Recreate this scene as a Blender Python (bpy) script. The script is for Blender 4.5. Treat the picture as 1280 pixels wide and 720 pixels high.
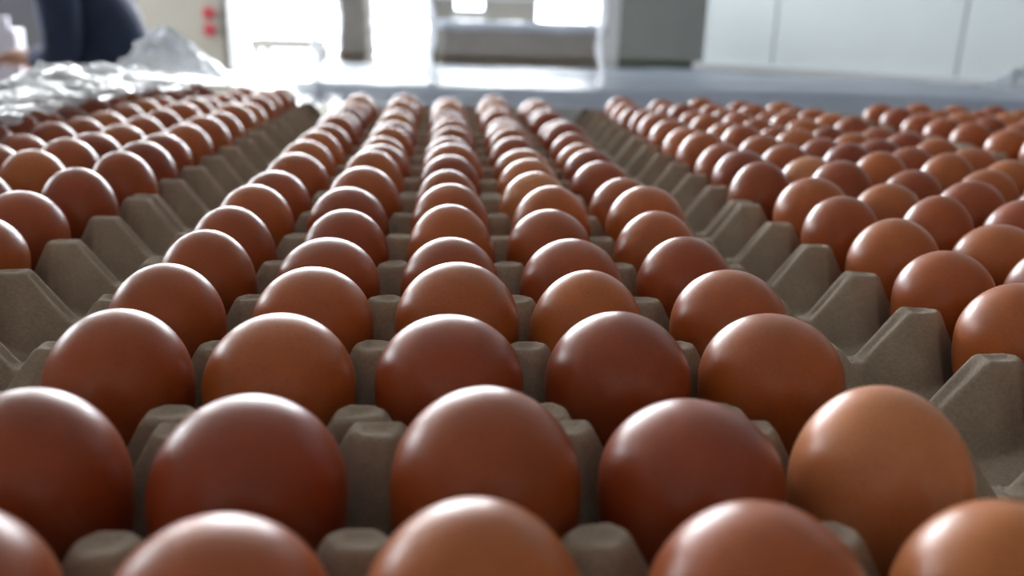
import bpy, bmesh, math, random
import numpy as np
from mathutils import Vector, Matrix, noise

random.seed(7)
for o in list(bpy.data.objects): bpy.data.objects.remove(o, do_unlink=True)
S = bpy.context.scene
C = S.collection
Z0 = 1.15            # height of the egg centres above the floor
P = .0475            # cup spacing of the trays

# ------------------------------------------------------------------ camera
F_PX, TILT, YAW, ROLL = 1070.9, .2998, .0787, .0289
fw = Vector((math.sin(YAW)*math.cos(TILT), math.cos(YAW)*math.cos(TILT), -math.sin(TILT)))
rt = Vector((math.cos(YAW), -math.sin(YAW), 0)); up = rt.cross(fw)
r2 = rt*math.cos(ROLL)+up*math.sin(ROLL); u2 = -rt*math.sin(ROLL)+up*math.cos(ROLL)
cd = bpy.data.cameras.new('camera'); cam = bpy.data.objects.new('camera', cd); C.objects.link(cam)
cam.matrix_world = Matrix(((r2.x, u2.x, -fw.x, -.0015), (r2.y, u2.y, -fw.y, 0), (r2.z, u2.z, -fw.z, Z0+.1067), (0, 0, 0, 1)))
cd.sensor_width = 23.6; cd.lens = F_PX/1280*23.6; cd.clip_start = .01; cd.clip_end = 200
cd.dof.use_dof = True; cd.dof.focus_distance = .285; cd.dof.aperture_fstop = 5.6
S.camera = cam

# ------------------------------------------------------------------ daylight, added fill and exposure
W = bpy.data.worlds.new('overcast_sky'); S.world = W; W.use_nodes = True
bg = W.node_tree.nodes['Background']; bg.inputs[0].default_value = (.86, .93, 1, 1); bg.inputs[1].default_value = 12.0
S.view_settings.view_transform = 'Standard'; S.view_settings.look = 'None'
S.view_settings.gamma = 1; S.view_settings.use_curve_mapping = False; S.view_settings.exposure = -0.05

def area(name, loc, rot, sx, sy, power, col=(1, 1, 1)):
    l = bpy.data.lights.new(name, 'AREA'); l.shape = 'RECTANGLE'; l.size = sx; l.size_y = sy
    l.energy = power; l.color = col
    o = bpy.data.objects.new(name, l); C.objects.link(o); o.location = loc; o.rotation_euler = rot
    return o
# daylight entering through the upper part of the doorway and of the windows
area('doorway_daylight', (-.9, 5.85, 2.02), (math.radians(-90), 0, 0), 1.3, 1.1, 150, (.93, .97, 1))
area('window_daylight', (.46, 5.85, 1.85), (math.radians(-90), 0, 0), 1.1, .8, 70, (.93, .97, 1))
area('back_left_window_daylight', (-2.65, 5.85, 1.98), (math.radians(-90), 0, 0), 2.0, .85, 95, (.93, .97, 1))
area('left_window_daylight', (-3.85, 4.1, 1.72), (0, math.radians(-90), 0), 1.3, 2.2, 58, (.93, .97, 1))
area('added_rear_fill', (.5, -2.85, 1.6), (math.radians(90), 0, 0), 6.0, 2.6, 17, (1, .82, .64))  # warm fill added behind the camera, where the rear wall has no opening

# ------------------------------------------------------------------ materials
def mat(name, col, rough=.6, spec=.5, metal=0, bump=0, bscale=200, var=0, vscale=40, bdist=.001, alpha=None):
    m = bpy.data.materials.new(name); m.use_nodes = True; nt = m.node_tree; b = nt.nodes['Principled BSDF']
    b.inputs['Base Color'].default_value = (*col, 1); b.inputs['Roughness'].default_value = rough
    b.inputs['Specular IOR Level'].default_value = spec; b.inputs['Metallic'].default_value = metal
    tc = nt.nodes.new('ShaderNodeTexCoord')
    if var:
        n = nt.nodes.new('ShaderNodeTexNoise'); n.inputs['Scale'].default_value = vscale; n.inputs['Detail'].default_value = 5
        nt.links.new(tc.outputs['Object'], n.inputs['Vector'])
        r = nt.nodes.new('ShaderNodeValToRGB')
        r.color_ramp.elements[0].position = .3; r.color_ramp.elements[1].position = .7
        r.color_ramp.elements[0].color = (*[max(0, c*(1-var)) for c in col], 1); r.color_ramp.elements[1].color = (*[min(1, c*(1+var)) for c in col], 1)
        nt.links.new(n.outputs['Fac'], r.inputs[0]); nt.links.new(r.outputs[0], b.inputs['Base Color'])
    if bump:
        n = nt.nodes.new('ShaderNodeTexNoise'); n.inputs['Scale'].default_value = bscale; n.inputs['Detail'].default_value = 4
        nt.links.new(tc.outputs['Object'], n.inputs['Vector'])
        bp = nt.nodes.new('ShaderNodeBump'); bp.inputs['Strength'].default_value = bump; bp.inputs['Distance'].default_value = bdist
        nt.links.new(n.outputs['Fac'], bp.inputs['Height']); nt.links.new(bp.outputs[0], b.inputs['Normal'])
    return m

def egg_material():
    m = bpy.data.materials.new('brown_eggshell'); m.use_nodes = True; nt = m.node_tree; b = nt.nodes['Principled BSDF']
    N = nt.nodes.new; L = nt.links.new
    oi = N('ShaderNodeObjectInfo'); tc = N('ShaderNodeTexCoord')
    ad = N('ShaderNodeVectorMath'); ad.operation = 'ADD'
    sc = N('ShaderNodeVectorMath'); sc.operation = 'SCALE'; sc.inputs['Scale'].default_value = 30
    cx = N('ShaderNodeCombineXYZ'); L(oi.outputs['Random'], cx.inputs[0]); L(oi.outputs['Random'], cx.inputs[1])
    L(cx.outputs[0], sc.inputs[0]); L(tc.outputs['Object'], ad.inputs[0]); L(sc.outputs[0], ad.inputs[1])
    # soft cloudiness of the pigment
    n1 = N('ShaderNodeTexNoise'); n1.inputs['Scale'].default_value = 45; n1.inputs['Detail'].default_value = 3; L(ad.outputs[0], n1.inputs['Vector'])
    r1 = N('ShaderNodeMapRange'); r1.inputs[1].default_value = .3; r1.inputs[2].default_value = .7; r1.inputs[3].default_value = .86; r1.inputs[4].default_value = 1.12; L(n1.outputs['Fac'], r1.inputs[0])
    # fine pores
    n2 = N('ShaderNodeTexNoise'); n2.inputs['Scale'].default_value = 1300; n2.inputs['Detail'].default_value = 2; L(ad.outputs[0], n2.inputs['Vector'])
    r2_ = N('ShaderNodeMapRange'); r2_.inputs[1].default_value = .3; r2_.inputs[2].default_value = .7; r2_.inputs[3].default_value = .9; r2_.inputs[4].default_value = 1.08; L(n2.outputs['Fac'], r2_.inputs[0])
    # sparse dark specks
    v = N('ShaderNodeTexVoronoi'); v.inputs['Scale'].default_value = 210; L(ad.outputs[0], v.inputs['Vector'])
    n3 = N('ShaderNodeTexNoise'); n3.inputs['Scale'].default_value = 60; L(ad.outputs[0], n3.inputs['Vector'])
    r3 = N('ShaderNodeMapRange'); r3.inputs[1].default_value = .05; r3.inputs[2].default_value = .10; r3.inputs[3].default_value = .75; r3.inputs[4].default_value = 1; L(v.outputs['Distance'], r3.inputs[0])
    g = N('ShaderNodeMath'); g.operation = 'LESS_THAN'; g.inputs[1].default_value = .5; L(n3.outputs['Fac'], g.inputs[0])
    mx = N('ShaderNodeMath'); mx.operation = 'MAXIMUM'; L(r3.outputs[0], mx.inputs[0]); L(g.outputs[0], mx.inputs[1])
    m1 = N('ShaderNodeMath'); m1.operation = 'MULTIPLY'; L(r1.outputs[0], m1.inputs[0]); L(r2_.outputs[0], m1.inputs[1])
    m2 = N('ShaderNodeMath'); m2.operation = 'MULTIPLY'; L(m1.outputs[0], m2.inputs[0]); L(mx.outputs[0], m2.inputs[1])
    vm = N('ShaderNodeVectorMath'); vm.operation = 'SCALE'; L(oi.outputs['Color'], vm.inputs[0]); L(m2.outputs[0], vm.inputs['Scale'])
    L(vm.outputs[0], b.inputs['Base Color'])
    b.inputs['Roughness'].default_value = .355; b.inputs['Specular IOR Level'].default_value = .5
    bp = N('ShaderNodeBump'); bp.inputs['Strength'].default_value = .25; bp.inputs['Distance'].default_value = .00012
    L(n2.outputs['Fac'], bp.inputs['Height']); L(bp.outputs[0], b.inputs['Normal'])
    return m

def film_material(name, clear, rough, bump, bscale, tint=(.93, .96, 1), gloss=1.0):
    m = bpy.data.materials.new(name); m.use_nodes = True; nt = m.node_tree; nt.nodes.clear(); N = nt.nodes.new; L = nt.links.new
    out = N('ShaderNodeOutputMaterial'); tr = N('ShaderNodeBsdfTransparent'); tr.inputs[0].default_value = (.97, .98, 1, 1)
    gl = N('ShaderNodeBsdfGlossy'); gl.inputs['Roughness'].default_value = rough; gl.inputs[0].default_value = (1, 1, 1, 1)
    df = N('ShaderNodeBsdfDiffuse'); df.inputs[0].default_value = (*tint, 1)
    tl = N('ShaderNodeBsdfTranslucent'); tl.inputs[0].default_value = (*tint, 1)
    a = N('ShaderNodeMixShader'); a.inputs[0].default_value = .5; L(df.outputs[0], a.inputs[1]); L(tl.outputs[0], a.inputs[2])
    c = N('ShaderNodeMixShader'); c.inputs[0].default_value = clear; L(a.outputs[0], c.inputs[1]); L(tr.outputs[0], c.inputs[2])
    fr = N('ShaderNodeFresnel'); fr.inputs['IOR'].default_value = 1.5
    d = N('ShaderNodeMixShader'); gm = N('ShaderNodeMath'); gm.operation = 'MULTIPLY'; gm.inputs[1].default_value = gloss; L(fr.outputs[0], gm.inputs[0]); L(gm.outputs[0], d.inputs[0]); L(c.outputs[0], d.inputs[1]); L(gl.outputs[0], d.inputs[2]); L(d.outputs[0], out.inputs[0])
    tc = N('ShaderNodeTexCoord'); n = N('ShaderNodeTexNoise'); n.inputs['Scale'].default_value = bscale; n.inputs['Detail'].default_value = 3; L(tc.outputs['Object'], n.inputs['Vector'])
    bp = N('ShaderNodeBump'); bp.inputs['Strength'].default_value = bump; bp.inputs['Distance'].default_value = .01; L(n.outputs['Fac'], bp.inputs['Height'])
    for s in (gl, df, tl): L(bp.outputs[0], s.inputs['Normal'])
    L(bp.outputs[0], fr.inputs['Normal'])
    return m

def pulp_material():
    m = mat('moulded_paper_pulp', (.365, .295, .235), .95, .15, var=.12, vscale=55)
    nt = m.node_tree; N = nt.nodes.new; L = nt.links.new; b = nt.nodes['Principled BSDF']
    tc = N('ShaderNodeTexCoord')
    src = b.inputs['Base Color'].links[0].from_socket
    v = N('ShaderNodeTexVoronoi'); v.inputs['Scale'].default_value = 130; L(tc.outputs['Object'], v.inputs['Vector'])
    r = N('ShaderNodeMapRange'); r.inputs[1].default_value = .05; r.inputs[2].default_value = .09; r.inputs[3].default_value = .35; r.inputs[4].default_value = 1; L(v.outputs['Distance'], r.inputs[0])
    n0 = N('ShaderNodeTexNoise'); n0.inputs['Scale'].default_value = 33; L(tc.outputs['Object'], n0.inputs['Vector'])
    lt = N('ShaderNodeMath'); lt.operation = 'LESS_THAN'; lt.inputs[1].default_value = .56; L(n0.outputs['Fac'], lt.inputs[0])
    mx = N('ShaderNodeMath'); mx.operation = 'MAXIMUM'; L(r.outputs[0], mx.inputs[0]); L(lt.outputs[0], mx.inputs[1])
    f = N('ShaderNodeTexNoise'); f.inputs['Scale'].default_value = 900; f.inputs['Detail'].default_value = 3; L(tc.outputs['Object'], f.inputs['Vector'])
    fr = N('ShaderNodeMapRange'); fr.inputs[1].default_value = .3; fr.inputs[2].default_value = .7; fr.inputs[3].default_value = .88; fr.inputs[4].default_value = 1.12; L(f.outputs['Fac'], fr.inputs[0])
    mu = N('ShaderNodeMath'); mu.operation = 'MULTIPLY'; L(mx.outputs[0], mu.inputs[0]); L(fr.outputs[0], mu.inputs[1])
    vm = N('ShaderNodeVectorMath'); vm.operation = 'SCALE'; L(src, vm.inputs[0]); L(mu.outputs[0], vm.inputs['Scale']); L(vm.outputs[0], b.inputs['Base Color'])
    bp = N('ShaderNodeBump'); bp.inputs['Strength'].default_value = .5; bp.inputs['Distance'].default_value = .0004
    L(f.outputs['Fac'], bp.inputs['Height']); L(bp.outputs[0], b.inputs['Normal'])
    return m

M = dict(
    shell=egg_material(), pulp=pulp_material(),
    crumple=film_material('crumpled_clear_film', .42, .20, .8, 50, (.70, .76, .84), .75),
    sheet=film_material('smooth_clear_film', .25, .35, .35, 9, (.47, .54, .67), .29),
    fold=film_material('gathered_clear_film', .45, .2, .4, 60),
    curtain=film_material('hanging_clear_film', .93, .1, .2, 6),
    plaster=mat('plaster', (.42, .40, .37), .8, var=.06, vscale=3, bump=.2, bscale=60),
    dark_wall=mat('dark_grey_wall', (.05, .048, .055), .8, var=.1, vscale=3),
    beige=mat('beige_paint', (.27, .25, .215), .6, var=.05, vscale=5),
    concrete=mat('concrete', (.34, .33, .31), .75, var=.12, vscale=2, bump=.3, bscale=50),
    yard=mat('pale_yard_concrete', (.6, .58, .54), .9, var=.1, vscale=2),
    ceiling=mat('white_ceiling_sheet', (.6, .6, .58), .7),
    panel=mat('white_insulated_panel', (.72, .80, .84), .35, var=.02, vscale=4),
    seam=mat('grey_sealant', (.38, .43, .46), .6),
    column=mat('grey_green_paint', (.085, .10, .082), .6, var=.08, vscale=6),
    post=mat('pale_grey_paint', (.55, .57, .6), .5),
    card=mat('grey_brown_cardboard', (.27, .235, .205), .9, var=.15, vscale=14, bump=.3, bscale=80),
    wood=mat('rough_pine', (.42, .31, .2), .8, var=.2, vscale=12, bump=.3, bscale=70),
    steel=mat('dull_steel', (.2, .2, .2), .45, metal=.7),
    frame=mat('dark_window_frame', (.12, .11, .1), .5),
    navy=mat('navy_cloth', (.012, .022, .060), .85, var=.25, vscale=14, bump=.5, bscale=120),
    trouser=mat('dark_trouser_cloth', (.012, .016, .03), .9, bump=.4, bscale=100),
    skin=mat('skin', (.42, .22, .15), .55),
    hair=mat('dark_hair', (.03, .02, .015), .7, bump=.6, bscale=150),
    white=mat('white_plastic', (.50, .49, .58), .4),
    red=mat('red_paint', (.36, .035, .05), .4),
    bench=mat('weathered_bench_wood', (.16, .15, .13), .85, var=.2, vscale=10),
)
g = bpy.data.materials.new('window_glass'); g.use_nodes = True
b_ = g.node_tree.nodes['Principled BSDF']; b_.inputs['Transmission Weight'].default_value = 1; b_.inputs['Roughness'].default_value = 0; b_.inputs['IOR'].default_value = 1.05
M['glass'] = g

# ------------------------------------------------------------------ helpers
def link(name, me, m=None, parent=None, loc=(0, 0, 0), rot=(0, 0, 0)):
    o = bpy.data.objects.new(name, me); C.objects.link(o); o.location = loc; o.rotation_euler = rot
    if m is not None and me is not None: me.materials.append(m)
    if parent is not None: o.parent = parent
    return o
def tag(o, label=None, cat=None, group=None, kind=None):
    if label: o['label'] = label
    if cat: o['category'] = cat
    if group: o['group'] = group
    if kind: o['kind'] = kind
    return o
def box_bm(bm, c, s, bev=0, rz=0):
    r = bmesh.ops.create_cube(bm, size=1)
    for v in r['verts']:
        v.co = Vector((v.co.x*s[0], v.co.y*s[1], v.co.z*s[2]))
        if rz: v.co = Matrix.Rotation(rz, 3, 'Z') @ v.co
        v.co += Vector(c)
    if bev:
        es = list({e for v in r['verts'] for e in v.link_edges})
        bmesh.ops.bevel(bm, geom=es, offset=bev, segments=2, affect='EDGES', profile=.7)
def tomesh(bm, name, smooth=False):
    me = bpy.data.meshes.new(name); bm.to_mesh(me); bm.free()
    if smooth: me.shade_smooth()
    return me
def box(name, lo, hi, m, parent=None, bev=0):
    """axis aligned box between two corners (world, or the parent's frame)"""
    c = [(a+b)/2 for a, b in zip(lo, hi)]; s = [b-a for a, b in zip(lo, hi)]
    bm = bmesh.new(); box_bm(bm, (0, 0, 0), s, bev)
    return link(name, tomesh(bm, name), m, parent, c)
def struct(name, lo, hi, m, parent=None):
    o = box(name, lo, hi, m, parent); o['kind'] = 'structure'; return o
def empty(name, loc, rz=0):
    o = bpy.data.objects.new(name, None); C.objects.link(o); o.location = loc; o.rotation_euler = (0, 0, rz); o.empty_display_size = .05; return o

# ------------------------------------------------------------------ the building
struct('floor', (-4, -3, -.1), (5, 6.2, 0), M['concrete'])
struct('ceiling', (-4, -3, 3.1), (5, 6.2, 3.2), M['ceiling'])
wl = empty('wall_left', (-4.05, 1.6, 0)); wl['kind'] = 'structure'
for a, b in (((-.05, -4.6, 0), (.05, 1.3, 3.1)), ((-.05, 3.7, 0), (.05, 4.6, 3.1)), ((-.05, 1.3, 0), (.05, 3.7, 1.05)), ((-.05, 1.3, 2.42), (.05, 3.7, 3.1))):
    box('wall_piece', a, b, M['plaster'], wl)
struct('wall_right', (5, -3, 0), (5.1, 6.2, 3.1), M['plaster'])
struct('wall_rear', (-4, -3.1, 0), (5, -3, 3.1), M['plaster'])
H = Z0
# back wall, in pieces round the doorway and the two windows
wb = empty('wall_back', (0, 6.1, 0)); wb['kind'] = 'structure'
def wpiece(x0, x1, z0, z1, m='plaster'):
    box('wall_piece', (x0, -.1, z0), (x1, .1, z1), M[m], wb)
wpiece(-4, -2.02, 0, 1.55, 'dark_wall')
wpiece(-2.02, -1.46, 0, 1.55, 'beige')
wpiece(-4, -1.46, 2.42, 3.1)
wpiece(-1.62, -1.46, 1.55, 2.42)
wpiece(-4, -3.68, 1.55, 2.42)
wpiece(-1.46, -.10, 2.75, 3.1)
wpiece(-.10, .02, 0, 1.42, 'bench')
wpiece(.02, .25, 0, H+.165)
wpiece(.25, .57, 0, 1.42, 'beige')
wpiece(-.10, 1.03, 2.3, 3.1)
wpiece(.57, 1.03, 0, H+.10)
wpiece(1.03, 5, 0, 3.1)
def window(n, x0, x1, z0, z1):
    w = empty('window_%d' % n, ((x0+x1)/2, 6.08, z0)); w['kind'] = 'structure'
    hx = (x1-x0)/2; h = z1-z0; t = .02
    for a, b in (((-hx, -.03, 0), (-hx+t, .03, h)), ((hx-t, -.03, 0), (hx, .03, h)), ((-hx+t, -.03, h-t), (hx-t, .03, h)), ((-hx+t, -.03, 0), (hx-t, .03, t))):
        box('window_frame', a, b, M['frame'], w)
    box('pane', (-hx+t, -.003, t), (hx-t, .003, h-t), M['glass'], w)
    box('window_sill', (-hx, -.12, -.02), (hx, -.03, 0), M['post'], w)
window(1, .02, .25, H+.165, 1.42)
window(2, .57, 1.03, H+.10, 1.42)
window(3, -.10, 1.03, 1.42, 2.3)
window(4, -3.68, -1.62, 1.55, 2.42)
w5 = empty('window_5', (-4.05, 4.1, 1.05), 0); w5['kind'] = 'structure'
for a, b in (((-.03, -1.2, 0), (.03, -1.18, 1.37)), ((-.03, 1.18, 0), (.03, 1.2, 1.37)), ((-.03, -1.18, 1.35), (.03, 1.18, 1.37)), ((-.03, -1.18, 0), (.03, 1.18, .02))):
    box('window_frame', a, b, M['frame'], w5)
box('pane', (-.003, -1.18, .02), (.003, 1.18, 1.35), M['glass'], w5)
d1 = empty('door_1', (-.78, 6.1, 0)); d1['kind'] = 'structure'
for a, b in (((-.70, -.12, 0), (-.66, .12, 2.75)), ((.64, -.12, 0), (.68, .12, 2.75)), ((-.66, -.12, 2.71), (.64, .12, 2.75))):
    box('door_frame', a, b, M['frame'], d1)
# cool-room wall of insulated panels, standing at an angle on the right
A = Vector((1.045, 3.60)); B = Vector((1.75, 2.60)); dirv = (B-A).normalized(); ang = math.atan2(dirv.y, dirv.x)
cw = empty('wall_right_panels', (A.x, A.y, 0), ang); cw['kind'] = 'structure'
s = 0
for wdt in (.335, .70, .70, .70):
    # front face at local y = 0, thickness behind it
    box('panel', (s+.004, 0, .1), (s+wdt-.004, .08, 2.9), M['panel'], cw, .004)
    box('seam_strip', (s+wdt-.004, .006, .1), (s+wdt+.004, .07, 2.9), M['seam'], cw)
    s += wdt
box('curb', (-.03, -.03, 0), (s, .08, .1), M['post'], cw)
box('bumper_rail', (-.03, -.025, H-.055), (s, 0, H-.025), M['post'], cw, .004)
col = empty('trim_1', (1.01, 4.3, 0)); col['kind'] = 'structure'
box('pillar_face', (-.205, -.1, 0), (.30, .3, 3.1), M['column'], col)
box('pillar_edge', (-.30, -.1, 0), (-.205, .3, 3.1), M['post'], col)
# yard outside
struct('ground_outside', (-14, 6.2, -.14), (12, 40, -.02), M['yard'])

# trestle table standing outside the doorway
tb = empty('trestle_table', (-1.40, 8.2, -.02)); tag(tb, 'low grey trestle table outside the bright doorway', 'table')
box('tabletop', (-.34, -.3, 1.0), (.30, .3, 1.09), M['bench'], tb, .005)
for x in (-.29, .25):
    for y in (-.25, .25): box('leg', (x-.03, y-.03, 0), (x+.03, y+.03, 1.02), M['bench'], tb)

# ------------------------------------------------------------------ packing table below the trays
tt = Z0-.0335
pt = empty('packing_table', (.1, .48, 0)); tag(pt, 'wide steel packing table under all the egg trays', 'table')
box('tabletop', (-.88, -.66, tt-.03), (.88, .64, tt), M['steel'], pt, .004)
for x in (-.82, .82):
    for y in (-.60, .58): box('leg', (x-.03, y-.03, 0), (x+.03, y+.03, tt-.03), M['steel'], pt)

# ------------------------------------------------------------------ egg trays: moulded height field, 5 x 6 cups
def tray_mesh():
    hx, hy = .1445, .1478
    nx, ny = 380, 389
    X, Y = np.meshgrid(np.linspace(-hx, hx, nx), np.linspace(-hy, hy, ny), indexing='ij')
    ztop, hw, slope = .0098, .0062, 1.85
    base = np.full_like(X, -.0125)
    # flange rises a little between the ridges
    out = np.clip((np.abs(X)-.1185)/.02, 0, 1)
    base = -.0145-out*.0075
    h = base.copy()
    for i in range(6):
        for j in range(7):
            px, py = (i-2.5)*P, (j-3)*P
            dx, dy = X-px, Y-py
            sx = np.full_like(X, slope)
            outer = ((i == 0) & (dx < 0)) | ((i == 5) & (dx > 0))
            sx = np.where(outer, 1.36, slope)
            ex = np.maximum(np.abs(dx)-hw, 0)*sx
            ex = np.where(outer, np.minimum(ex, .0203), ex)
            hy_ = .0042 if i in (0, 5) else .0046
            ey = np.maximum(np.abs(dy)-hy_, 0)*(slope+.3)
            e = np.where(outer, ex+ey*.92, np.maximum(ex, ey)+.35*np.minimum(ex, ey))
            # shallow dished crown with a slightly proud edge
            crown = np.clip(1-np.maximum(np.abs(dx)/(hw*.8), np.abs(dy)/(hw*.55)), 0, 1)
            z = ztop-e-.0009*np.minimum(crown*2, 1)
            h = np.maximum(h, z)
            if i in (0, 5):
                sgn = -1 if i == 0 else 1
                run = np.clip(sgn*dx-hw, 0, None)
                grv = (run > 0)*(np.abs(dy) < .0014)*np.clip(run/.003, 0, 1)*np.clip((.0150-run)/.003, 0, 1)
                h = np.where((np.abs(dy) < .006) & (run > 0), np.maximum(h-.0011*grv, base), h)
    for i in range(5):
        for j in range(6):
            r = np.hypot(X-(i-2)*P, Y-(j-2.5)*P)
            a, b = .0236, .0302
            inner = -b*np.sqrt(np.clip(1-(r/a)**2, 0, 1))-.0006
            r0 = .0212
            z0 = -b*math.sqrt(1-(r0/a)**2)-.0006
            cup = np.where(r < r0, inner, z0+(r-r0)*3.6)
            cup = np.maximum(cup, -.0312)
            h = np.minimum(h, cup)
    # soften like pressed pulp
    for _ in range(2):
        k = h.copy(); k[1:-1, 1:-1] = (h[1:-1, 1:-1]*4+h[:-2, 1:-1]*2+h[2:, 1:-1]*2+h[1:-1, :-2]*2+h[1:-1, 2:]*2+h[:-2, :-2]+h[2:, 2:]+h[:-2, 2:]+h[2:, :-2])/16
        h = k
    # uneven hand of the mould
    rr = np.random.RandomState(3)
    w = sum(np.sin(X*a+p1)*np.sin(Y*b+p2)*.00014 for a, b, p1, p2 in rr.uniform((60, 60, 0, 0), (330, 330, 6, 6), (9, 4)))
    h = h+w
    co = np.stack([X, Y, h], -1).reshape(-1, 3)
    idx = np.arange(nx*ny).reshape(nx, ny)
    q = np.stack([idx[:-1, :-1], idx[1:, :-1], idx[1:, 1:], idx[:-1, 1:]], -1).reshape(-1, 4)
    # rim skirt
    ring = np.concatenate([idx[:, 0], idx[-1, 1:], idx[-2::-1, -1], idx[0, -2:0:-1]])
    sk = co[ring].copy(); sk[:, 2] = np.where(np.abs(sk[:, 1]) > hy-1e-5, np.minimum(sk[:, 2]-.0035, -.020), sk[:, 2]-.0035)
    n0 = len(co); co = np.vstack([co, sk]); m = len(ring); k = np.arange(m); k2 = (k+1) % m
    q2 = np.stack([ring[k], n0+k, n0+k2, ring[k2]], -1)
    q = np.vstack([q, q2])
    me = bpy.data.meshes.new('egg_tray')
    me.vertices.add(len(co)); me.vertices.foreach_set('co', co.ravel())
    me.loops.add(q.size); me.loops.foreach_set('vertex_index', q.ravel())
    me.polygons.add(len(q)); me.polygons.foreach_set('loop_start', np.arange(0, q.size, 4)); me.polygons.foreach_set('loop_total', np.full(len(q), 4))
    me.update(calc_edges=True); me.validate(); me.shade_smooth()
    me.materials.append(M['pulp'])
    return me
TM = tray_mesh()
# strips of trays: centre x ; row 0 of a strip's first tray
GAP = .0105
ROWY = {}   # (strip, row) -> x offset, y ; rows counted away from the camera, 6 to a tray
STRIPX = {-2: -.5945, -1: -.2893, 0: 0.0, 1: .2925, 2: .6025}
STRIPNAME = {-2: 'far left', -1: 'left', 0: 'middle', 1: 'right', 2: 'far right'}
# y of the first row of the second tray in each strip
Y2 = {-2: .2130, -1: .2130, 0: .2285, 1: .2179, 2: .2150}
TRAYROWS = 6
ORD = ['nearest', 'second', 'third', 'farthest']
for st in STRIPX:
    for t in range(4):
        y_first = Y2[st]+(t-1)*(6*P+GAP)
        jx = {(0, 0): .005}.get((st, t), 0 if t <= 1 else random.uniform(-.0015, .0015))
        for r in range(6): ROWY[(st, t*6+r)] = (STRIPX[st]+jx, y_first+r*P)
        if t == 0 and st in (-2, 2): continue
        o = link('egg_tray', TM, None, None, (STRIPX[st]+jx, y_first+2.5*P, Z0), (0, 0, 0))
        o.name = 'egg_tray'
        tag(o, 'grey moulded pulp egg tray, %s from the front in the %s strip of trays' % (ORD[t], STRIPNAME[st]), 'egg tray', 'pulp egg trays laid edge to edge')

# ------------------------------------------------------------------ eggs
def egg_mesh(k):
    nu, nv = 56, 36; a, b = .0204, .0283
    vs = [(0, 0, -b)]
    for j in range(1, nv):
        th = math.pi*j/nv; zc = .0045+k*.03; ct = -math.cos(th)
        z = zc+ct*((b-zc) if ct > 0 else (b+zc)); rr = a*.985*math.sin(th)
        for i in range(nu): vs.append((rr*math.cos(2*math.pi*i/nu), rr*math.sin(2*math.pi*i/nu), z))
    vs.append((0, 0, b)); fs = []
    for i in range(nu): fs.append((0, 1+(i+1) % nu, 1+i))
    for j in range(nv-2):
        for i in range(nu):
            p, q = 1+j*nu+i, 1+j*nu+(i+1) % nu; fs.append((p, q, q+nu, p+nu))
    t = len(vs)-1; base = 1+(nv-2)*nu
    for i in range(nu): fs.append((base+i, base+(i+1) % nu, t))
    me = bpy.data.meshes.new('hen_egg'); me.from_pydata(vs, [], fs); me.shade_smooth(); me.materials.append(M['shell'])
    return me
EM = [egg_mesh(k) for k in (-.02, .03, .07, .11)]
# fitted: (strip, column, row): (dx, girth, height)
FIT = {(0, 0, 4): (.003, 1.07, 1.06)}
for k, v in {(2, 0): (-.0014, 1.012, 1.063), (3, 0): (.0002, 1.002, 1.013), (1, 0): (.0029, .991, .962), (1, 1): (-.0024, 1.066, .992), (2, 1): (.0021, 1.069, 1.055), (3, 1): (.0014, 1.048, .927), (4, 1): (-.0009, 1.018, 1.049), (0, 1): (-.0007, 1.002, 1.06),
             (0, 2): (.0018, .984, 1.007), (1, 2): (-.0015, 1.061, .957), (2, 2): (-.001, 1.062, .946), (3, 2): (.0005, 1.055, .988), (4, 2): (-.0011, 1.041, .968), (0, 3): (.0004, .935, 1.004), (1, 3): (.0011, .995, .967), (2, 3): (.0018, 1.05, 1.037), (3, 3): (-.0013, .988, .953), (4, 3): (.0012, .998, .965),
             (0, 4): (.0009, .916, 1.007), (1, 4): (0, .99, .903), (2, 4): (0, .983, .931), (3, 4): (-.0002, 1.014, .925), (4, 4): (-.0015, .961, .976), (0, 5): (-.0004, .929, .975), (1, 5): (.0006, .959, .947), (2, 5): (.0001, .991, 1.051), (3, 5): (-.0031, .967, .986), (4, 5): (-.0023, .97, .982),
             (0, 6): (-.0006, .929, 1.0), (1, 6): (-.0028, 1.013, .981), (2, 6): (-.0004, .981, 1.072), (3, 6): (.0026, .999, 1.057), (4, 6): (.0039, 1.013, 1.08)}.items():
    FIT[(0, k[0], k[1]+4)] = v          # row 4 of the strip is the nearest row in view
for k, v in {(0, 0): (-.0014, 1.004, .938), (0, 1): (-.0016, .942, .902), (0, 2): (.002, .992, .993), (0, 3): (-.0017, .93, 1.021), (0, 4): (.0032, 1.016, 1.06), (0, 5): (-.0045, .962, 1.05), (1, 2): (.0042, .977, .914), (1, 3): (.0006, .9, 1.05)}.items():
    FIT[(1, k[0], k[1]+7)] = v
for k, v in {0: (-.0017, .989, .919), 1: (-.004, .979, .95), 2: (.0019, .945, 1.054), 3: (.0042, .93, 1.06), 4: (-.0003, 1, 1.04), 5: (-.0033, .985, 1.0), 6: (-.0014, .976, 1.04)}.items():
    FIT[(-1, 4, k+9)] = v
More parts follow.
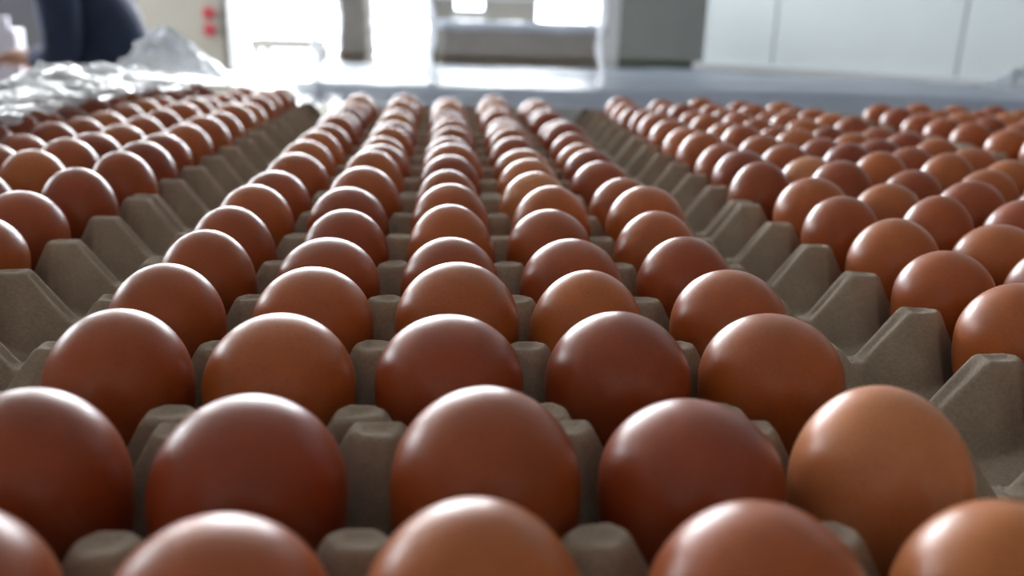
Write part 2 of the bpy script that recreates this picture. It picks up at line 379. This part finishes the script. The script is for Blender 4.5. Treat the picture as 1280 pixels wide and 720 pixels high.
# pigment (linear) palette, dark to light
PAL = [(.27, .048, .014), (.32, .064, .017), (.375, .084, .020), (.43, .110, .025), (.49, .145, .034), (.62, .225, .085)]
TONE = {(0, 0, 5): .5, (0, 1, 5): .2, (0, 2, 5): 1.6, (0, 3, 5): .6, (0, 4, 5): 5, (0, 1, 4): 2.4, (0, 2, 4): 3.2, (0, 3, 4): 2, (0, 4, 4): 4,
        (0, 0, 6): 1.6, (0, 1, 6): 3, (0, 2, 6): 1, (0, 3, 6): .6, (0, 4, 6): 2.6, (0, 0, 7): 2, (0, 1, 7): 3, (0, 2, 7): 3, (0, 3, 7): 3.8, (0, 4, 7): 2.6,
        (0, 0, 8): 2, (0, 1, 8): 1.8, (0, 2, 8): 1.6, (0, 3, 8): 1.7, (0, 4, 8): 1.2, (0, 0, 9): 1.4, (0, 1, 9): 1.3, (0, 2, 9): 3.4, (0, 3, 9): 1.7, (0, 4, 9): 3, (0, 1, 10): 1, (0, 2, 10): 2.6, (0, 3, 10): 3.4, (0, 4, 10): 3,
        (1, 0, 8): 2.6, (1, 0, 9): 3.4, (1, 0, 10): 1.8, (1, 0, 11): 3, (1, 0, 7): 3, (1, 1, 9): 3.6, (1, 1, 10): 2.2, (-1, 4, 9): 3, (-1, 4, 10): 1.8, (-1, 4, 11): .8, (-1, 4, 12): 1.5}
TONEWORD = ['dark reddish brown', 'reddish brown', 'chestnut brown', 'warm brown', 'orange brown', 'light orange brown']
ORDW = ['first', 'second', 'third', 'fourth', 'fifth', 'sixth', 'seventh', 'eighth', 'ninth', 'tenth', 'eleventh', 'twelfth', 'thirteenth', 'fourteenth', 'fifteenth', 'sixteenth', 'seventeenth', 'eighteenth', 'nineteenth', 'twentieth', 'twenty-first']
cm = cam.matrix_world.inverted()
def px(pnt):
    q = cm @ Vector(pnt)
    if q.z > -.03: return None
    return 640+F_PX*q.x/-q.z, 360-F_PX*q.y/-q.z, -q.z
rows_seen = {}
cand = []
for st in STRIPX:
    for row in range(24):
        for c in range(5):
            x0, y0 = ROWY[(st, row)]
            x = x0+(c-2)*P; y = y0
            q = px((x, y, Z0+.01))
            if q is None: continue
            R = .024*F_PX/q[2]
            inview = not (q[0]+R < -4 or q[0]-R > 1284 or q[1]-R*1.4 > 724)
            if not inview and (q[0]+R < -170 or q[0]-R > 1640 or q[1]-R*1.4 > 900): continue
            if st == 0 and row > 23: continue
            if st == -1 and y > 1.06: continue
            if st == -2: continue          # hidden below the crumpled film
            if st == 0 and y > 1.0: continue
            if st == 1 and y > 1.04: continue
            if st == 2 and y > 1.00: continue
            if st == 2 and c > 3: continue
            cand.append((st, c, row, x, y, inview))
first = {}
for st, c, row, x, y, iv in cand:
    if iv: first[st] = min(first.get(st, 99), row)
eggs = 0
for st, c, row, x, y, iv in cand:
    dx, g_, hh = FIT.get((st, c, row), (random.uniform(-.0015, .0015), random.gauss(.985, .03), random.gauss(1.0, .04)))
    g_ = min(max(g_, .90), 1.075)
    tone = TONE.get((st, c, row), min(5, max(0, random.gauss(2.1, 1.1))))
    i = int(min(4, tone)); f = tone-i; colr = [a*(1-f)+b*f for a, b in zip(PAL[i], PAL[i+1])]
    colr = [v*random.uniform(.97, 1.03) for v in colr]
    o = link('hen_egg', EM[random.randrange(4)])
    # the egg stands in its cup; taller eggs rise higher
    o.location = (x+dx, y+(random.uniform(-.001, .001) if (st, c, row) not in FIT else 0), Z0+(.0283*(hh-1) if (st, c, row) not in FIT else 0)*.4)
    o.scale = (g_, g_, hh)
    o.rotation_euler = (random.uniform(-.05, .05), random.uniform(-.05, .05), random.uniform(0, 6.28))
    o.color = (*colr, 1)
    colw = '%s from left' % ORDW[c] if st >= 0 else '%s from right' % ORDW[4-c]
    if row >= first[st]: lab = '%s egg, %s strip, %s row from front, %s' % (TONEWORD[int(round(tone))], STRIPNAME[st], ORDW[row-first[st]], colw)
    else: lab = '%s egg, %s strip, %s row before the picture edge, %s' % (TONEWORD[int(round(tone))], STRIPNAME[st], ORDW[first[st]-row-1], colw)
    tag(o, lab, 'egg', 'brown eggs in pulp trays')
    eggs += 1
print('EGGS', eggs, first)

# ------------------------------------------------------------------ plastic film
def film_grid(name, x0, x1, y0, y1, nx, ny, fn, m):
    vs = []; fs = []
    for i in range(nx+1):
        for j in range(ny+1):
            u, v = i/nx, j/ny
            vs.append(fn(x0+(x1-x0)*u, y0+(y1-y0)*v, u, v))
    for i in range(nx):
        for j in range(ny):
            a = i*(ny+1)+j; fs.append((a, a+ny+1, a+ny+2, a+1))
    me = bpy.data.meshes.new(name); me.from_pydata(vs, [], fs); me.shade_smooth()
    return link(name, me, m)
def ridged(p, s, o=4):
    t = 0; a = 1; tot = 0
    for k in range(o):
        n = 1-abs(noise.noise(Vector(p)*s+Vector((k*7.1, 3.3*k, 0)))*2); t += a*n; tot += a; a *= .55; s *= 2.1
    return t/tot
def gauss(x, c, w): return math.exp(-((x-c)/w)**2)
def mound(x, y, u, v):
    # crumpled roll of film along the left side of the load
    edge = -.315-.05*gauss(y, .45, .2)+.06*max(0, y-.9)
    t = max(0, edge-x)/.16
    env = 1-math.exp(-t*t*1.6)
    r = ridged((x, y, 0), 7); r2_ = ridged((x+5, y*1.3, 2), 19, 2)
    peak = .058*gauss(x, -.43, .06)*gauss(y, 1.37, .07)+.012*gauss(x, -.40, .1)*gauss(y, 1.25, .2)
    base = .031 if y < 1.05 else .031-.03*min(1, (y-1.05)*4)
    drop = .30*max(0, -.47-x)+(.25*max(0, y-1.02) if x < -.47 else 0)
    r2_ *= 1.1
    z = Z0+base+env*(.004+.034*(r-.5))+.010*(r2_-.5)*(.3+env)+peak*(.8+.4*r2_)-drop
    lo = Z0+(.031 if y < 1.0 and x > -.42 else .012 if y < 1.15 else -.05)+.012*max(0, r2_-.45)
    return (x+.02*noise.noise(Vector((x*16, y*16, 1))), y+.03*noise.noise(Vector((x*13, y*13, 5))), max(z, lo))
fm = film_grid('crumpled_film', -.86, -.22, .38, 1.62, 150, 260, mound, M['crumple'])
# keep the film off the eggs still in the open: trim the right-hand part near the camera
bm = bmesh.new(); bm.from_mesh(fm.data)
def film_edge(y):   # right-hand edge of the film, further right with distance
    pts = [(.30, -.29), (.545, -.29), (.64, -.30), (.70, -.305), (.80, -.30), (.92, -.29), (1.0, -.26), (1.2, -.24), (1.7, -.22)]
    for (a, b), (c, d) in zip(pts, pts[1:]):
        if a <= y <= c: return b+(d-b)*(y-a)/(c-a)
    return -.24
dead = [v for v in bm.verts if v.co.x > film_edge(v.co.y)+.012*noise.noise(Vector((0, v.co.y*25, 0)))]
bmesh.ops.delete(bm, geom=dead, context='VERTS'); bm.to_mesh(fm.data); bm.free()
tag(fm, 'crumpled clear plastic film heaped along the left edge of the egg trays', 'plastic film')

def sheet(x, y, u, v):
    x0 = -.20 if y < 1.66 else -.20-(y-1.66)*.42
    x = x0+(1.36-x0-max(0, y-2.2)*.9)*u
    dz = .010*noise.noise(Vector((x*2.2, y*5, 0)))+.007*noise.noise(Vector((x*2, y*22, 4)))+.003*ridged((x*2, y*12, 0), 3, 3)
    lip = .020*gauss(y, 1.12, .05)-.010*gauss(y, 1.02, .03)
    slope = -.02*(y-1.1)
    fall = 0
    return (x, y, max(Z0+.006+dz+lip+slope+fall, Z0+.0125 if y < 1.1 else 0))
fs_ = film_grid('film_sheet', 0, 1, 1.022, 2.75, 160, 150, sheet, M['sheet'])
tag(fs_, 'pale bluish clear plastic sheet lying over the goods behind the eggs', 'plastic film')
# covered goods beneath that sheet
cg = empty('covered_pallet_load', (.4, 1.72, 0)); tag(cg, 'pallet load hidden under the pale plastic sheet behind the eggs', 'pallet load')
box('carton_block', (-.58, -.54, .14), (.86, .50, Z0-.06), M['card'], cg, .006)
for y in (-.45, 0, .42): box('runner', (-.58, y-.05, 0), (.86, y+.05, .1), M['wood'], cg)
box('deck_boards', (-.58, -.54, .1), (.86, .50, .14), M['wood'], cg)

# low hanging film with upright folds at the far edge of the egg load
def curtain(x, y, u, v):
    z = Z0+.066+v*.10
    return (x+.006*noise.noise(Vector((x*4, z*9, 1))), 1.155+.008*noise.noise(Vector((x*6, z*3, 0))), z)
ct = film_grid('film_curtain', -.24, .34, 0, 1, 120, 24, curtain, M['curtain'])
tag(ct, 'clear film hanging upright with bright vertical folds behind the middle eggs', 'plastic film')
for cx, zt, wd in ((-.170, .085, .0065), (-.024, .155, .006), (.196, .165, .0050)):
    vs = []; fs = []; n = 16; k = 8
    for i in range(n+1):
        z = Z0-.002+(zt+.002)*i/n; wob = .0025*math.sin(i*.9+cx*50); ww = wd*(1+.35*math.sin(i*1.7+cx*9))*(1 if i < n else .4)
        for j in range(k): a = 2*math.pi*j/k; vs.append((cx+wob+ww*math.cos(a), 1.150+.35*ww*math.sin(a), z))
    for i in range(n):
        for j in range(k): fs.append((i*k+j, i*k+(j+1) % k, (i+1)*k+(j+1) % k, (i+1)*k+j))
    me = bpy.data.meshes.new('fold'); me.from_pydata(vs, [], fs); me.shade_smooth()
    link('fold', me, M['fold'], ct)
# small crumple at the right
def crump(x, y, u, v):
    e = gauss(u, .5, .3)*gauss(v, .5, .3)
    r = ridged((x, y, 3), 28, 3)
    return (x+.01*noise.noise(Vector((x*50, y*50, 0))), y, Z0+.046+e*(.04*r))
cr = film_grid('film_scrap', .67, .82, 1.0, 1.13, 60, 60, crump, M['crumple'])
tag(cr, 'small crumpled piece of clear film at the right behind the far right eggs', 'plastic film')

# ------------------------------------------------------------------ stacks of cardboard flats in the background
def flat_stack(name, x0, x1, y, depth, z0, z1, n, label, film=True):
    e = empty(name, ((x0+x1)/2, y+depth/2, 0)); tag(e, label, 'stack')
    hx = (x1-x0)/2; hy = depth/2
    for yy in (-hy+.06, 0, hy-.06): box('runner', (-hx, yy-.04, 0), (hx, yy+.04, .1), M['wood'], e)
    box('deck_boards', (-hx, -hy, .1), (hx, hy, .13), M['wood'], e)
    box('carton_block', (-hx+.01, -hy+.01, .13), (hx-.01, hy-.01, z0), M['card'], e)
    bm = bmesh.new(); t = (z1-z0)/n
    for k in range(n):
        j = random.uniform(-.006, .006)
        box_bm(bm, (j, random.uniform(-.005, .005), z0+(k+.5)*t), (2*hx-.01, 2*hy-.01, t*.8))
        box_bm(bm, (0, 0, z0+(k+.95)*t), (2*hx-.04, 2*hy-.04, t*.25))
    f = link('cardboard_flats', tomesh(bm, 'cardboard_flats'), M['card'], e); f['kind'] = 'stuff'
    return e
flat_stack('flat_stack', -.03, .52, 3.0, .8, Z0-.25, Z0+.095, 24, 'low grey-brown stack of cardboard flats behind the middle eggs')
flat_stack('tall_flat_stack', -.44, -.32, 3.5, .5, Z0-.3, Z0+.45, 40, 'tall brown stack of cardboard flats between the doorway and the low stack')
def cap(x, y, u, v):
    ed = max(abs(u-.5), abs(v-.5))*2
    return (x, y, Z0+.103+.012*ridged((x, y, 7), 7, 3)-(.03 if ed > .97 else 0))
ff = film_grid('film_cover', -.05, .54, 2.97, 3.83, 50, 50, cap, M['sheet'])
tag(ff, 'clear film cover lying on top of the low cardboard stack', 'plastic film')

# ------------------------------------------------------------------ things at the far left
def torus(name, R, r, m, parent, loc, rot=(0, 0, 0)):
    bm = bmesh.new(); n, k = 28, 10; vs = [[bm.verts.new(((R+r*math.cos(b))*math.cos(a), (R+r*math.cos(b))*math.sin(a), r*math.sin(b))) for b in [2*math.pi*j/k for j in range(k)]] for a in [2*math.pi*i/n for i in range(n)]]
    for i in range(n):
        for j in range(k): bm.faces.new((vs[i][j], vs[(i+1) % n][j], vs[(i+1) % n][(j+1) % k], vs[i][(j+1) % k]))
    return link(name, tomesh(bm, name, True), m, parent, loc, rot)
def cyl(name, r, h, m, parent, loc, rot=(0, 0, 0), r2=None, seg=24):
    bm = bmesh.new(); bmesh.ops.create_cone(bm, cap_ends=True, segments=seg, radius1=r, radius2=r if r2 is None else r2, depth=h)
    bmesh.ops.bevel(bm, geom=[e for e in bm.edges if abs(e.verts[0].co.z-e.verts[1].co.z) < 1e-6], offset=min(r, h)*.12, segments=2, affect='EDGES')
    return link(name, tomesh(bm, name, True), m, parent, loc, rot)
for k, z in enumerate((.115, .01)):
    v = empty('valve_handle', (-1.555, 5.99, Z0+z)); tag(v, ('upper' if k == 0 else 'lower')+' red round handle on the beige wall left of the doorway', 'handle', 'red handles on the wall')
    torus('rim', .030, .012, M['red'], v, (0, -.04, 0), (math.pi/2, 0, 0))
    cyl('hub', .02, .08, M['red'], v, (0, -.03, 0), (math.pi/2, 0, 0))
    for a in (0, math.pi/2): box('spoke', (-.03, -.044, -.005), (.03, -.036, .005), M['red'], v).rotation_euler = (0, a, 0)
# white carton roll on a trolley at the far left
wr = empty('carton', (-1.815, 3.73, 0)); tag(wr, 'tall white upright carton beside the person in navy', 'carton')
box('body', (-.09, -.04, .9), (.09, .04, Z0+.03), M['white'], wr, .012)
box('lid_flap', (-.06, -.04, Z0+.03), (.065, -.02, Z0+.075), M['white'], wr, .004)
box('stand', (-.09, -.04, .0), (.09, .04, .9), M['steel'], wr, .01)
rc = empty('red_can', (-1.66, 3.66, 0)); tag(rc, 'small red can standing beside the white carton', 'can')
cyl('can_body', .028, .14, M['red'], rc, (0, 0, Z0-.13)); cyl('can_stand', .04, Z0-.2, M['steel'], rc, (0, 0, (Z0-.2)/2)); torus('can_rim', .026, .004, M['red'], rc, (0, 0, Z0-.06))

# ------------------------------------------------------------------ the person in navy, side on, arm reaching forward
def skin_mesh(name, verts, edges, radii, m, parent, root=0, sub=2):
    me = bpy.data.meshes.new(name); me.from_pydata([Vector(v) for v in verts], edges, [])
    o = link(name, me, m, parent)
    md = o.modifiers.new('skin', 'SKIN'); md.use_smooth_shade = True
    lay = me.skin_vertices[0] if me.skin_vertices else None
    if lay is None:
        bm = bmesh.new(); bm.from_mesh(me); bm.verts.layers.skin.verify(); bm.to_mesh(me); bm.free(); lay = me.skin_vertices[0]
    for i, r in enumerate(radii):
        lay.data[i].radius = r if isinstance(r, tuple) else (r, r); lay.data[i].use_root = (i == root)
    sb = o.modifiers.new('subdivision', 'SUBSURF'); sb.levels = sb.render_levels = sub
    return o
pe = empty('person', (-1.20, 3.2, 0)); tag(pe, 'person in navy work clothes standing side on, arms reaching left', 'person')
# local: faces -x ; lean slightly forward
V = []; E = []; R = []
def chain(pts, start=None):
    prev = start
    for p_, r_ in pts:
        V.append(p_); R.append(r_); i = len(V)-1
        if prev is not None: E.append((prev, i))
        prev = i
    return prev
pel = chain([((0, 0, .93), (.10, .10))])
ch = chain([((.0, 0, 1.08), (.10, .10)), ((-.03, 0, 1.24), (.11, .11)), ((-.06, 0, 1.36), (.09, .11))], pel)
nk = chain([((-.09, 0, 1.45), .055), ((-.115, 0, 1.53), .055)], ch)
hd = chain([((-.135, 0, 1.60), (.085, .07)), ((-.13, 0, 1.68), (.09, .075)), ((-.12, 0, 1.74), (.055, .05))], nk)
hands = []
for sgn in (-1, 1):
    hp = chain([((0, sgn*.09, .84), .085), ((-.02, sgn*.10, .47), .058), ((.02, sgn*.10, .10), .042), ((-.07, sgn*.10, .045), .036), ((-.16, sgn*.10, .03), .026)], pel)
    ar = chain([((-.06, sgn*.19, 1.36), .05), ((-.045, sgn*.22, 1.11), .020), ((-.13, sgn*.17, 1.10), .026), ((-.20, sgn*.13, 1.10), .026)], ch)
    hands.append((ar, sgn))
    pm = chain([((-.25, sgn*.125, 1.10), (.018, .036)), ((-.285, sgn*.12, 1.095), (.015, .036))], ar)
    for q, (dy, ln) in enumerate(((-.030, .055), (-.010, .066), (.010, .062), (.029, .048))):
        chain([((-.29, sgn*.12+dy, 1.093), .010), ((-.29-ln*.6, sgn*.12+dy*1.1, 1.083), .0088), ((-.29-ln*.95, sgn*.12+dy*1.1, 1.060), .0075)], pm)
    chain([((-.25, sgn*.12-sgn*.035, 1.092), .0115), ((-.29, sgn*.12-sgn*.055, 1.078), .009)], ar)
body = skin_mesh('body', V, E, R, M['skin'], pe)
# face details
def blob(name, c, s, m, par):
    bm = bmesh.new(); bmesh.ops.create_icosphere(bm, subdivisions=3, radius=1)
    for v in bm.verts: v.co = Vector((v.co.x*s[0], v.co.y*s[1], v.co.z*s[2]))+Vector(c)
    return link(name, tomesh(bm, name, True), m, par)
blob('nose', (-.228, 0, 1.64), (.018, .013, .022), M['skin'], body)
for sgn in (-1, 1):
    blob('eye', (-.205, sgn*.03, 1.665), (.012, .014, .010), M['white'], body)
    blob('ear', (-.125, sgn*.077, 1.645), (.02, .010, .032), M['skin'], body)
blob('mouth', (-.213, 0, 1.60), (.010, .024, .006), M['red'], body)
blob('hair', (-.11, 0, 1.705), (.105, .088, .078), M['hair'], pe)
# jacket
V = []; E = []; R = []
p0 = chain([((.01, 0, .90), (.145, .175))])
c0 = chain([((.005, 0, 1.06), (.14, .17)), ((-.02, 0, 1.22), (.15, .18)), ((-.055, 0, 1.37), (.12, .17)), ((-.085, 0, 1.44), (.07, .075))], p0)
sh = p0+3
for sgn in (-1, 1): chain([((-.06, sgn*.20, 1.37), .08), ((-.045, sgn*.225, 1.11), .064), ((-.13, sgn*.175, 1.10), .052), ((-.185, sgn*.135, 1.10), .042)], sh)
skin_mesh('jacket', V, E, R, M['navy'], pe)
V = []; E = []; R = []
p0 = chain([((0, 0, .93), (.135, .165))])
for sgn in (-1, 1): chain([((0, sgn*.095, .82), .105), ((-.02, sgn*.10, .47), .078), ((.015, sgn*.10, .12), .07)], p0)
skin_mesh('trousers', V, E, R, M['trouser'], pe)
for sgn in (-1, 1):
    bm = bmesh.new(); box_bm(bm, (-.06, sgn*.10, .045), (.27, .10, .09), .03)
    link('shoe', tomesh(bm, 'shoe', True), M['trouser'], pe)
